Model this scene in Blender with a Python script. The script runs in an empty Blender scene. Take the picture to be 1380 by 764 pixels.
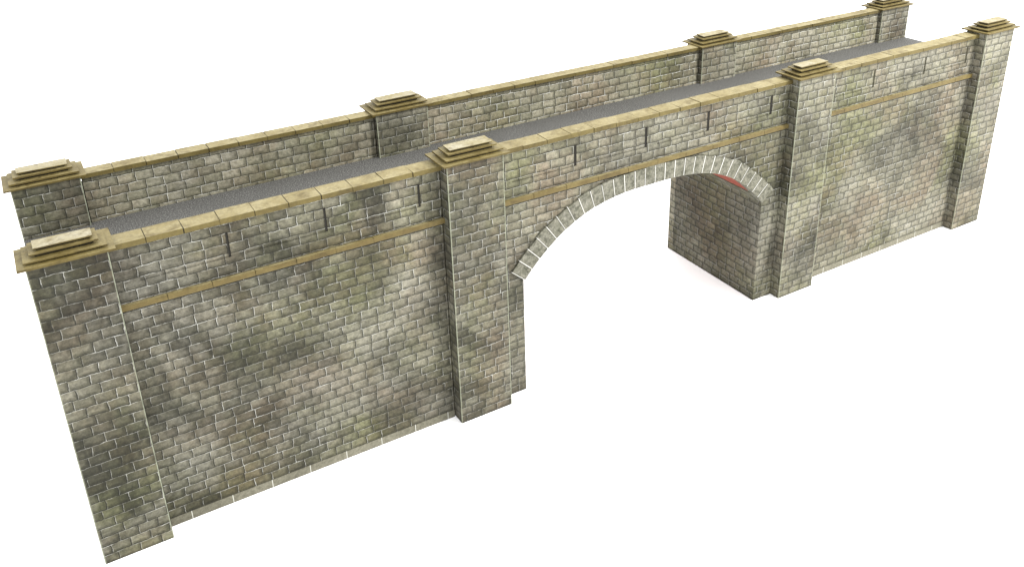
import bpy, bmesh, math, random
from mathutils import Matrix, Vector
random.seed(7)
sc=bpy.context.scene; COL=sc.collection
# ---------------------------------------------------------------- node helpers
class N:
    def __init__(s,name):
        s.m=bpy.data.materials.new(name); s.m.use_nodes=True; s.t=s.m.node_tree; s.t.nodes.clear()
        s.out=s.n('ShaderNodeOutputMaterial'); s.b=s.n('ShaderNodeBsdfPrincipled'); s.l(s.b.outputs[0],s.out.inputs[0])
        s.b.inputs['Roughness'].default_value=.75; s.b.inputs['Specular IOR Level'].default_value=.2
    def n(s,t,**k):
        x=s.t.nodes.new(t)
        for a,v in k.items(): setattr(x,a,v)
        return x
    def l(s,a,b): s.t.links.new(a,b)
    def math(s,op,a,b=None,c=None,clamp=False):
        x=s.n('ShaderNodeMath',operation=op,use_clamp=clamp)
        for i,v in enumerate((a,b,c)):
            if v is None: continue
            if isinstance(v,(int,float)): x.inputs[i].default_value=v
            else: s.l(v,x.inputs[i])
        return x.outputs[0]
    def mix(s,f,a,b,mode='MIX'):
        x=s.n('ShaderNodeMix',data_type='RGBA',blend_type=mode)
        for i,v in ((0,f),(6,a),(7,b)):
            if isinstance(v,(int,float)): x.inputs[i].default_value=v
            elif isinstance(v,tuple): x.inputs[i].default_value=(*v,1) if len(v)==3 else v
            else: s.l(v,x.inputs[i])
        return x.outputs[2]
    def noise(s,vec,scale,detail=4,rough=.55,dist=0):
        x=s.n('ShaderNodeTexNoise'); x.inputs['Scale'].default_value=scale; x.inputs['Detail'].default_value=detail
        x.inputs['Roughness'].default_value=rough; x.inputs['Distortion'].default_value=dist
        if vec is not None: s.l(vec,x.inputs['Vector'])
        return x
    def rng(s,v,a,b,c=0,d=1):
        x=s.n('ShaderNodeMapRange'); s.l(v,x.inputs[0])
        for i,q in enumerate((a,b,c,d)): x.inputs[i+1].default_value=q
        return x.outputs[0]
    def off(s,vec,o):
        x=s.n('ShaderNodeVectorMath',operation='ADD'); s.l(vec,x.inputs[0])
        if isinstance(o,tuple): x.inputs[1].default_value=o
        else: s.l(o,x.inputs[1])
        return x.outputs[0]
    def vscale(s,vec,k):
        x=s.n('ShaderNodeVectorMath',operation='SCALE'); s.l(vec,x.inputs[0]); x.inputs['Scale'].default_value=k
        return x.outputs[0]
    def brick(s,vec,w,h,ms,sm,off=.5,sq=1):
        x=s.n('ShaderNodeTexBrick',offset=off,squash=sq,squash_frequency=3); s.l(vec,x.inputs['Vector'])
        x.inputs['Color1'].default_value=(0,0,0,1); x.inputs['Color2'].default_value=(1,1,1,1); x.inputs['Mortar'].default_value=(.5,.5,.5,1)
        x.inputs['Scale'].default_value=1; x.inputs['Mortar Size'].default_value=ms; x.inputs['Mortar Smooth'].default_value=sm
        x.inputs['Bias'].default_value=0; x.inputs['Brick Width'].default_value=w; x.inputs['Row Height'].default_value=h
        return x
def S(r,g,b,k=1):  # sRGB 0-255 -> linear
    f=lambda c:((c/255+.055)/1.055)**2.4 if c/255>.04045 else c/255/12.92
    return (f(r)*k,f(g)*k,f(b)*k)
K=.315; KL=.35
RH,BW=.0323,.055
def stone_mat(name,gain=1.0,dark=1.0,base_course=False):
    M=N(name); uvn=M.n('ShaderNodeUVMap',uv_map='UVMap').outputs[0]
    obj=M.n('ShaderNodeNewGeometry').outputs['Position']
    wob=M.noise(uvn,30,3); wv=M.off(wob.outputs['Color'],(-.5,-.5,-.5)); uv=M.off(uvn,M.vscale(wv,.0080))
    wob2=M.noise(uvn,140,3,.75); uv=M.off(uv,M.vscale(M.off(wob2.outputs['Color'],(-.5,-.5,-.5)),.0050))
    SQ=1.12
    bA=M.brick(uv,BW,RH,.0025,.8,.5,SQ)                              # dark joint
    bB=M.brick(M.off(uv,(-.0025,.0025,0)),BW,RH,.0011,.5,.5,SQ)      # pale arris
    bC=M.brick(M.off(uv,(.0045,-.0045,0)),BW,RH,.0085,1.0,.5,SQ)     # soft printed roll of the block face
    sep=M.n('ShaderNodeSeparateColor'); M.l(bA.outputs['Color'],sep.inputs[0]); rnd=sep.outputs[0]
    ramp=M.n('ShaderNodeValToRGB'); M.l(rnd,ramp.inputs[0]); e=ramp.color_ramp.elements
    e[0].position=0; e[0].color=(*S(142,138,119,K),1); e[1].position=1; e[1].color=(*S(189,184,164,K),1)
    a=e.new(.35); a.color=(*S(173,168,147,K),1); a=e.new(.7); a.color=(*S(160,157,137,K),1)
    col=ramp.outputs[0]
    g=M.noise(obj,2.5,4,.6,.6); col=M.mix(M.rng(g.outputs[0],.46,.64,0,.8),col,(.74,.79,.53),'MULTIPLY')
    p=M.noise(M.off(obj,(7,3,1)),3.6,4,.6,.3); col=M.mix(M.rng(p.outputs[0],.47,.64,0,.85),col,(.92,.79,.75),'MULTIPLY')
    d=M.noise(M.off(obj,(2,9,4.4)),2.7,6,.64,.9)
    sp=M.n('ShaderNodeSeparateXYZ'); M.l(obj,sp.inputs[0])
    drift=M.math('ADD',M.rng(sp.outputs[0],-1.15,-.5,.11,.018),M.rng(sp.outputs[0],.2,2.9,.016,-.015))
    drift=M.math('ADD',drift,M.math('MULTIPLY',M.rng(sp.outputs[2],.5,.95,0,.08),M.rng(sp.outputs[0],-1.0,-.1,1,0)))
    dk=M.rng(M.math('ADD',d.outputs[0],drift),.42,.68,0,dark)
    col=M.mix(M.math('MULTIPLY',dk,.93),col,(.20,.205,.185),'MULTIPLY')
    l=M.noise(M.off(obj,(5,1,8)),3.4,5,.65,.4); col=M.mix(M.rng(l.outputs[0],.50,.70,0,.5),col,S(205,201,188,K))
    f=M.noise(uvn,75,6,.82); col=M.mix(1,col,M.mix(M.rng(f.outputs[0],.34,.66),(.52,.52,.50),(1.42,1.41,1.38)),'MULTIPLY')
    col=M.mix(M.math('MULTIPLY',bC.outputs['Fac'],.62),col,(.36,.365,.32),'MULTIPLY')
    col=M.mix(M.math('MULTIPLY',bA.outputs['Fac'],.85),col,S(46,46,36,K))
    br=M.noise(uvn,26,4,.7); bl=M.noise(obj,3.8,3)
    wf=M.math('MULTIPLY',bB.outputs['Fac'],M.rng(br.outputs[0],.42,.60,.05,.9))
    wf=M.math('MULTIPLY',wf,M.rng(bl.outputs[0],.38,.6,.45,1.05)); wf=M.math('MULTIPLY',wf,M.math('SUBTRACT',1,M.math('MULTIPLY',dk,.25)))
    col=M.mix(wf,col,S(230,230,222,.44))
    if base_course:   # longer paler blocks under the solid bays
        sx=M.n('ShaderNodeSeparateXYZ'); M.l(uvn,sx.inputs[0])
        pb=M.brick(M.off(uvn,(.02,-.05,0)),.128,.3,.0014,.4,0)
        pf=M.rng(f.outputs[0],.3,.7)
        pc=M.mix(pf,S(126,123,103,K),S(204,199,177,K))
        pc=M.mix(M.math('MULTIPLY',dk,.5),pc,(.35,.35,.31),'MULTIPLY')
        pc=M.mix(pb.outputs['Fac'],pc,S(232,232,222,.44))
        pc=M.mix(M.math('MULTIPLY',M.math('GREATER_THAN',sx.outputs[1],.0300),.75),pc,S(66,64,50,K))
        col=M.mix(M.math('LESS_THAN',sx.outputs[1],.032),col,pc)
    ed=M.n('ShaderNodeUVMap',uv_map='Edge').outputs[0]; se=M.n('ShaderNodeSeparateXYZ'); M.l(ed,se.inputs[0])
    mn=M.math('MINIMUM',se.outputs[0],se.outputs[1])
    en=M.math('MULTIPLY',M.rng(mn,.0018,.0036,1,0),M.rng(br.outputs[0],.35,.6,.35,.9))
    col=M.mix(en,col,S(186,190,166,.38))
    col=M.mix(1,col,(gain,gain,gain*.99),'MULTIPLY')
    M.l(col,M.b.inputs['Base Color'])
    h=M.math('ADD',M.math('MULTIPLY',bA.outputs['Fac'],-.6),M.math('MULTIPLY',f.outputs[0],.5))
    bp=M.n('ShaderNodeBump'); bp.inputs['Strength'].default_value=.4; bp.inputs['Distance'].default_value=.002; M.l(h,bp.inputs['Height']); M.l(bp.outputs[0],M.b.inputs['Normal'])
    return M.m
def card_mat(name,c1,c2,stain,amt=.6,scale=9,lo=.86,hi=1.1,s0=.54):
    M=N(name); pos=M.n('ShaderNodeNewGeometry').outputs['Position']
    a=M.noise(pos,scale,5,.65,.5); f=M.noise(pos,120,4,.7)
    col=M.mix(M.rng(a.outputs[0],.35,.65),c1,c2)
    b=M.noise(M.off(pos,(3,5,2)),scale*2.2,5,.7,.4); col=M.mix(M.rng(b.outputs[0],s0,s0+.18,0,amt),col,stain)
    col=M.mix(1,col,M.mix(M.rng(f.outputs[0],.3,.7),(lo,lo,lo),(hi,hi,hi)),'MULTIPLY')
    M.l(col,M.b.inputs['Base Color']); M.b.inputs['Roughness'].default_value=.6
    bp=M.n('ShaderNodeBump'); bp.inputs['Strength'].default_value=.15; bp.inputs['Distance'].default_value=.001; M.l(f.outputs[0],bp.inputs['Height']); M.l(bp.outputs[0],M.b.inputs['Normal'])
    return M.m
STONE=stone_mat('printed_stone',1.0)
STONEW=stone_mat('printed_stone_wall',1.0,1.0,True)
STONEB=stone_mat('printed_stone_lit',1.5,.6)  # same stone, colour brightened to offset occlusion on the far walls
STONEP=stone_mat('printed_stone_pier_lit',1.2,.85)  # far pilasters: stone copy with extra light put into its colour
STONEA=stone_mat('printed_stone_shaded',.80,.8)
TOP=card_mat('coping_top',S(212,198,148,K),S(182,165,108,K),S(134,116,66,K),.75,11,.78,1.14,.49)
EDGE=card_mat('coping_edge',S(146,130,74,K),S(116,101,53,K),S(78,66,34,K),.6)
GAP=card_mat('gap_shade',S(40,37,24,K),S(32,30,20,K),S(24,22,16,K))  # near-black colour standing in for shade inside gaps and slots
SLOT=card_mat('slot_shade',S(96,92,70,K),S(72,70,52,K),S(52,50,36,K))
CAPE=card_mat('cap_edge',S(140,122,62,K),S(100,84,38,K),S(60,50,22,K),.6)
CAPT=card_mat('cap_top',S(200,185,132,K),S(230,221,190,K),S(136,116,66,K),.7,14,.8,1.12,.5)  # tan card, the pale mix paints glare streaks on the top plate
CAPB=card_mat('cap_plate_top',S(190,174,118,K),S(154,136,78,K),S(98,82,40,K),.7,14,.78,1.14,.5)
STRE=card_mat('string_edge',S(152,134,80,K),S(124,106,58,K),S(84,70,36,K),.6)
VOUS=card_mat('voussoir',S(176,173,156,K),S(138,137,116,K),S(84,86,66,K),.85,28,.55,1.3,.46)
WHITE=card_mat('white_joint',S(242,241,234,.46),S(232,230,222,.46),S(205,203,190,.44),.4)
RED=card_mat('red_card',S(214,110,84,K),S(194,96,74,K),S(156,80,62,K))
def road_mat():
    M=N('road_surface'); pos=M.n('ShaderNodeNewGeometry').outputs['Position']
    f=M.noise(pos,240,2,.6); a=M.noise(pos,5,3)
    r=M.n('ShaderNodeValToRGB'); M.l(f.outputs[0],r.inputs[0]); e=r.color_ramp.elements
    e[0].position=.34; e[0].color=(*S(78,78,76,K),1); e[1].position=.70; e[1].color=(*S(206,205,199,K),1); x=e.new(.5); x.color=(*S(122,121,117,K),1)
    col=M.mix(M.rng(a.outputs[0],.35,.65,.05,.35),r.outputs[0],S(112,111,107,K)); M.l(col,M.b.inputs['Base Color'])
    bp=M.n('ShaderNodeBump'); bp.inputs['Strength'].default_value=.3; bp.inputs['Distance'].default_value=.002; M.l(f.outputs[0],bp.inputs['Height']); M.l(bp.outputs[0],M.b.inputs['Normal'])
    return M.m
ROAD=road_mat()
# ---------------------------------------------------------------- mesh helpers
DEP=.68
class MB:
    def __init__(s): s.bm=bmesh.new(); s.mats=[]; s.flip=False
    def mi(s,m):
        if m not in s.mats: s.mats.append(m)
        return s.mats.index(m)
    def prism(s,bot,top,m,mtop=None):
        Y=(lambda p:(p[0],DEP-p[1],p[2])) if s.flip else (lambda p:p)
        a=[s.bm.verts.new(Y(p)) for p in bot]; b=[s.bm.verts.new(Y(p)) for p in top]; n=len(a); fs=[]
        fs.append(s.bm.faces.new(a[::-1])); t=s.bm.faces.new(b); fs.append(t)
        for i in range(n): fs.append(s.bm.faces.new((a[i],a[(i+1)%n],b[(i+1)%n],b[i])))
        for f in fs: f.material_index=s.mi(m)
        if mtop: t.material_index=s.mi(mtop)
        bmesh.ops.recalc_face_normals(s.bm,faces=fs)
    def box(s,x0,x1,y0,y1,z0,z1,m,mtop=None,j=0):
        r=lambda:random.uniform(-j,j)
        q=[(x0,y0),(x1,y0),(x1,y1),(x0,y1)]; o=[(r(),r()) for _ in q]; dz=[r() for _ in q] if j>.001 else [r()]*4
        s.prism([(a+c,b+d,z0) for (a,b),(c,d) in zip(q,o)],[(a+c,b+d,z1+e) for (a,b),(c,d),e in zip(q,o,dz)],m,mtop)
    def build(s,name,parent,origin=(0,0,0),edge=None):
        bm=s.bm; o=Vector(origin)
        uv=bm.loops.layers.uv.new('UVMap'); eg=bm.loops.layers.uv.new('Edge'); bm.normal_update()
        for f in bm.faces:
            n=f.normal; ax=max(range(3),key=lambda i:abs(n[i]))
            for l in f.loops:
                c=l.vert.co
                l[uv].uv=((c.x+.011,c.z) if ax==1 else (c.y+.017,c.z) if ax==0 else (c.x,c.y+.5))
                if edge and ax<2:
                    x0,x1,y0,y1=edge; l[eg].uv=(c.x-x0,x1-c.x) if ax==1 else (c.y-y0,y1-c.y)
                else: l[eg].uv=(1,1)
        bmesh.ops.translate(bm,verts=bm.verts,vec=-o)
        me=bpy.data.meshes.new(name); bm.to_mesh(me); bm.free()
        for m in s.mats: me.materials.append(m)
        ob=bpy.data.objects.new(name,me); COL.objects.link(ob); ob.parent=parent
        po=Vector((0,0,0)); q=parent
        while q: po+=q.location; q=q.parent
        ob.location=o-po
        return ob
root=bpy.data.objects.new('model_bridge',None); COL.objects.link(root); root.location=(.88,.34,0)
root['label']='long grey-green stone model road bridge with one arch and tan capped pilasters'
root['category']='bridge'
# ---------------------------------------------------------------- dimensions
XP=[-1.1905,0,1.5579,2.7479]; WP=[.196,.206,.203,.205]
R_=.049; TIF=.095; ZR=.829; XA,XB,ZS=1.4535,.298,.475; XC=(XA+XB)/2; HS=(XA-XB)/2; ZC=.712; NE=2.9
def arch(t):
    return (XC+HS*t, ZS+(ZC-ZS)*(1-abs(t)**NE))
ts=[-1+2*i/400 for i in range(401)]; pts=[arch(t) for t in ts]; L=[0]
for a,b in zip(pts,pts[1:]): L.append(L[-1]+math.hypot(b[0]-a[0],b[1]-a[1]))
def at_len(s):
    s=max(0,min(L[-1],s)); i=min(max(next((k for k,v in enumerate(L) if v>=s),1),1),400)
    f=(s-L[i-1])/(L[i]-L[i-1]); a,b=pts[i-1],pts[i]; x=a[0]+(b[0]-a[0])*f; z=a[1]+(b[1]-a[1])*f
    i0,i1=max(0,i-6),min(400,i+6); tx,tz=pts[i1][0]-pts[i0][0],pts[i1][1]-pts[i0][1]; n=math.hypot(tx,tz)
    return (x,z),(-tz/n,tx/n)
PANELS=[[(-.93,-.679),(-.635,-.387),(-.325,-.0755)],[(.262,.526),(.58,.838),(.885,1.137),(1.20,1.466)],[(1.825,2.069),(2.15,2.405),(2.46,2.70)]]
def coping(x0,x1,y0,y1,z0,z1,parent,flip,org):
    c=MB(); c.flip=flip; n=max(1,round((x1-x0)/.096)); w=(x1-x0)/n
    c.box(x0+.001,x1-.001,y0+.003,y1-.003,z0+.001,z1-.002,GAP)
    for i in range(n):
        a=x0+i*w+(.0009 if i else 0); b=x0+(i+1)*w-(.0009 if i<n-1 else 0)
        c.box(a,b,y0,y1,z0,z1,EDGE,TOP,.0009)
    return c.build('coping',parent,org)
GW=.0036
for flip in (False,True):
    TI=.084 if flip else TIF
    for b in range(3):
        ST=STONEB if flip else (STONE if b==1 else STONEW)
        x0=XP[b]+WP[b]; x1=XP[b+1]; w=MB(); w.flip=flip; X0,X1=x0,x1
        for ga,gb in ((X0+.0002,X0+GW),(X1-GW,X1-.0002)): w.box(ga,gb,R_+.012,TI-.006,.0002,.967,GAP)  # near-black filler paints shade into the slit beside each pilaster
        x0+=GW; x1-=GW
        if b==1:
            xs=[x0,XB]+[arch(math.sin(math.pi*(i/48-.5)))[0] for i in range(1,48)]+[XA,x1]
            for a,c in zip(xs,xs[1:]):
                def zb(x):
                    t=(x-XC)/HS
                    if abs(abs(t)-1)<1e-4: return ZS
                    return arch(max(-1,min(1,t)))[1]
                if a<XB-1e-6 or a>XA-1e-6: za=zc=0
                else: za,zc=zb(a),zb(c)
                w.prism([(a,R_,za),(c,R_,zc),(c,TI,zc),(a,TI,za)],[(a,R_,.80),(c,R_,.80),(c,TI,.80),(a,TI,.80)],ST)
        else: w.box(x0,x1,R_,TI,0,.80,ST)
        g=.0035
        w.box(x0,x1,R_+g,TI,.80,.972,ST)
        w.box(x0,x1,R_,R_+g,.80,.860,ST); w.box(x0,x1,R_,R_+g,.940,.972,ST)
        e=[x0]+[v for p in PANELS[b] for v in p]+[x1]
        for i in range(0,len(e),2): w.box(e[i],e[i+1],R_,R_+g,.860,.940,ST)
        sm=GAP if b<2 else SLOT  # dark strips paint recess shade at each panel's right end and top
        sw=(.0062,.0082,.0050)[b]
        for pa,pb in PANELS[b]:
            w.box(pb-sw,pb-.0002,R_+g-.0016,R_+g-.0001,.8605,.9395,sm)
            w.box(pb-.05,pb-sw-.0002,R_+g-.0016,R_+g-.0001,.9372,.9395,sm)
        org=((X0+X1)/2,DEP-R_ if flip else R_,0)
        wo=w.build('side_wall',root,org)
        wo['label']='panelled wall bay pierced by the arch' if b==1 else 'solid panelled wall bay without an opening'
        if flip:
            coping(X0,X1,R_-.010,TI+.012,.986,1.000,wo,True,(org[0],DEP-TI,.98))
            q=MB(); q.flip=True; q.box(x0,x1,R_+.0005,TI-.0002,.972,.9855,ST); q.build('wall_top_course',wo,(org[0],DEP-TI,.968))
        else: coping(X0,X1,R_-.012,TI+.010,.973,.989,wo,False,(org[0],R_,.968))
        s=MB(); s.flip=flip; n=round((X1-X0)/.13); ww=(X1-X0)/n
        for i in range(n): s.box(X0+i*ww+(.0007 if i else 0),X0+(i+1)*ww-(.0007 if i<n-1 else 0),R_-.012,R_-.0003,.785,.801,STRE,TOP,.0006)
        s.build('string_course',wo,(org[0],org[1],.79))
    a=MB(); a.flip=flip; nv=28; LL=L[-1]; T=.069
    def ringseg(s0,s1,y0,y1,ti,to,m,inn=.003):
        (p,n),(q,k)=at_len(s0),at_len(s1)
        P=[(p[0]-n[0]*inn+n[0]*ti,p[1]-n[1]*inn+n[1]*ti),(q[0]-k[0]*inn+k[0]*ti,q[1]-k[1]*inn+k[1]*ti),(q[0]+k[0]*to,q[1]+k[1]*to),(p[0]+n[0]*to,p[1]+n[1]*to)]
        a.prism([(u[0],y0,u[1]) for u in P],[(u[0],y1,u[1]) for u in P],m)
    vs=LL/nv
    for i in range(nv):
        t1=T+random.uniform(-.004,.004); yy=R_-.008+random.uniform(-.001,.001)
        ringseg(i*vs+(.0020 if i else .0006),(i+1)*vs-.0034,yy,R_+.030,0,t1,VOUS)
        ringseg((i+1)*vs-.0032,(i+1)*vs-.0012,yy+.0006,R_+.0298,.0004,t1-.0006,SLOT)
    for i in range(nv):
        ringseg(i*vs-.0010 if i else 0,i*vs+.0018,R_-.0074,R_+.0295,.0006,T-.001,WHITE)
    a.build('arch_ring',root,(XC,DEP-R_ if flip else R_,ZS))
b=MB()
for i in range(48):
    t0,t1=math.sin(math.pi*(i/48-.5)),math.sin(math.pi*((i+1)/48-.5)); p,q=arch(t0),arch(t1); y0,y1=R_+.0305,DEP-R_-.0305
    P=[(p[0],p[1]-.002),(q[0],q[1]-.002),(q[0],q[1]+.01),(p[0],p[1]+.01)]
    b.prism([(u[0],y0,u[1]) for u in P],[(u[0],y1,u[1]) for u in P],RED)
b.build('arch_soffit',root,(XC,DEP/2,ZS))
TI=TIF
for x0,x1,zt in ((XP[1]+WP[1]+.001,XB,ZS),(XA,XP[2]-.001,ZS)):
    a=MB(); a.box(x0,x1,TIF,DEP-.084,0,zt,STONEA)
    if x0>1:   # masonry lining rises a little behind the haunch of the arch
        h=.045; xs=[XA-h*k/10 for k in range(11)]
        for u,v in zip(xs[1:],xs):
            za,zc=arch((u-XC)/HS)[1]-.0025,arch((v-XC)/HS)[1]-.0025
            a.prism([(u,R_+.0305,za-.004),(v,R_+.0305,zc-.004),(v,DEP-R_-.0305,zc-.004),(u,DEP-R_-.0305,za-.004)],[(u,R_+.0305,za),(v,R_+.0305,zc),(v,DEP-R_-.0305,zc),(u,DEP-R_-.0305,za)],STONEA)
    a.build('abutment',root,((x0+x1)/2,DEP/2,0))
for x0,x1 in ((XP[0]+.006,XP[0]+.05),(XP[3]+WP[3]-.05,XP[3]+WP[3]-.006)):
    a=MB(); a.box(x0,x1,.1025,DEP-.1055,0,ZR-.031,STONE); a.build('end_wall',root,((x0+x1)/2,DEP/2,0))
r=MB(); r.box(XP[0]+.002,XP[3]+WP[3]-.002,TI+.0015,DEP-.0855,ZR-.03,ZR,ROAD); r.build('roadway',root,(.88,DEP/2,ZR-.03))
PD=.102
for flip in (False,True):
    for i,x in enumerate(XP):
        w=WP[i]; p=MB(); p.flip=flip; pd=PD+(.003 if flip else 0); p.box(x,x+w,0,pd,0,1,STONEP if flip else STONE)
        ed=(x,x+w,0,pd) if not flip else (x,x+w,DEP-pd,DEP)
        cy=DEP-PD/2 if flip else PD/2
        po=p.build('pilaster',root,(x+w/2,cy,0),edge=ed)
        c=MB(); c.flip=flip
        for k,(ins,z0,z1,m,mt) in enumerate([(-.018,1.0005,1.0060,CAPE,CAPB),(.010,1.0060,1.0120,GAP,None),(-.001,1.0120,1.0165,CAPE,CAPB),(.028,1.0165,1.0255,GAP,None),(.015,1.0255,1.0300,CAPE,CAPB),(.034,1.0300,1.0360,GAP,None),(.027,1.0360,1.0395,CAPE,CAPT)]):  # inset near-black layers paint the shadow gaps between plates
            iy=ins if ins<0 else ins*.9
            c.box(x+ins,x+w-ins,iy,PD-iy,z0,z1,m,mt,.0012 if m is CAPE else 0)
        c.build('cap',po,(x+w/2,cy,1))
# ---------------------------------------------------------------- ground
M=N('white_paper'); M.b.inputs['Base Color'].default_value=(.95,.95,.95,1); M.b.inputs['Roughness'].default_value=.9
M.b.inputs['Specular IOR Level'].default_value=0
me=bpy.data.meshes.new('ground'); me.from_pydata([(-60,-60,-.001),(60,-60,-.001),(60,60,-.001),(-60,60,-.001)],[],[(0,1,2,3)]); me.materials.append(M.m)
gr=bpy.data.objects.new('ground',me); COL.objects.link(gr); gr['kind']='structure'
# ---------------------------------------------------------------- light
wd=bpy.data.worlds.new('World'); sc.world=wd; wd.use_nodes=True; wd.node_tree.nodes['Background'].inputs[0].default_value=(1,1,1,1); wd.node_tree.nodes['Background'].inputs[1].default_value=2.75
ld=bpy.data.lights.new('studio_lamp','AREA'); ld.size=.8; ld.energy=600; ld.color=(1,.98,.95); lo=bpy.data.objects.new('studio_lamp',ld); COL.objects.link(lo)
lo.location=(4.0,-3.2,4.2); lo.rotation_euler=(Vector((.9,.2,.4))-lo.location).to_track_quat('-Z','Y').to_euler()
# ---------------------------------------------------------------- camera
Rm=[[.85660,-.51553,-.02181],[-.22145,-.32913,-.91795],[.46605,.79114,-.39609]]
cd=bpy.data.cameras.new('camera'); cam=bpy.data.objects.new('camera',cd); COL.objects.link(cam)
cam.matrix_world=Matrix(((Rm[0][0],-Rm[1][0],-Rm[2][0],-1.1184),(Rm[0][1],-Rm[1][1],-Rm[2][1],-2.3897),(Rm[0][2],-Rm[1][2],-Rm[2][2],2.1115),(0,0,0,1)))
cd.sensor_width=36; cd.lens=1221.88/1380*36; cd.shift_x=(690-708.63)/1380; cd.shift_y=(230.24-382)/1380; cd.clip_start=.01; cd.clip_end=500
sc.camera=cam
sc.view_settings.view_transform='Standard'; sc.view_settings.look='None'; sc.view_settings.exposure=0
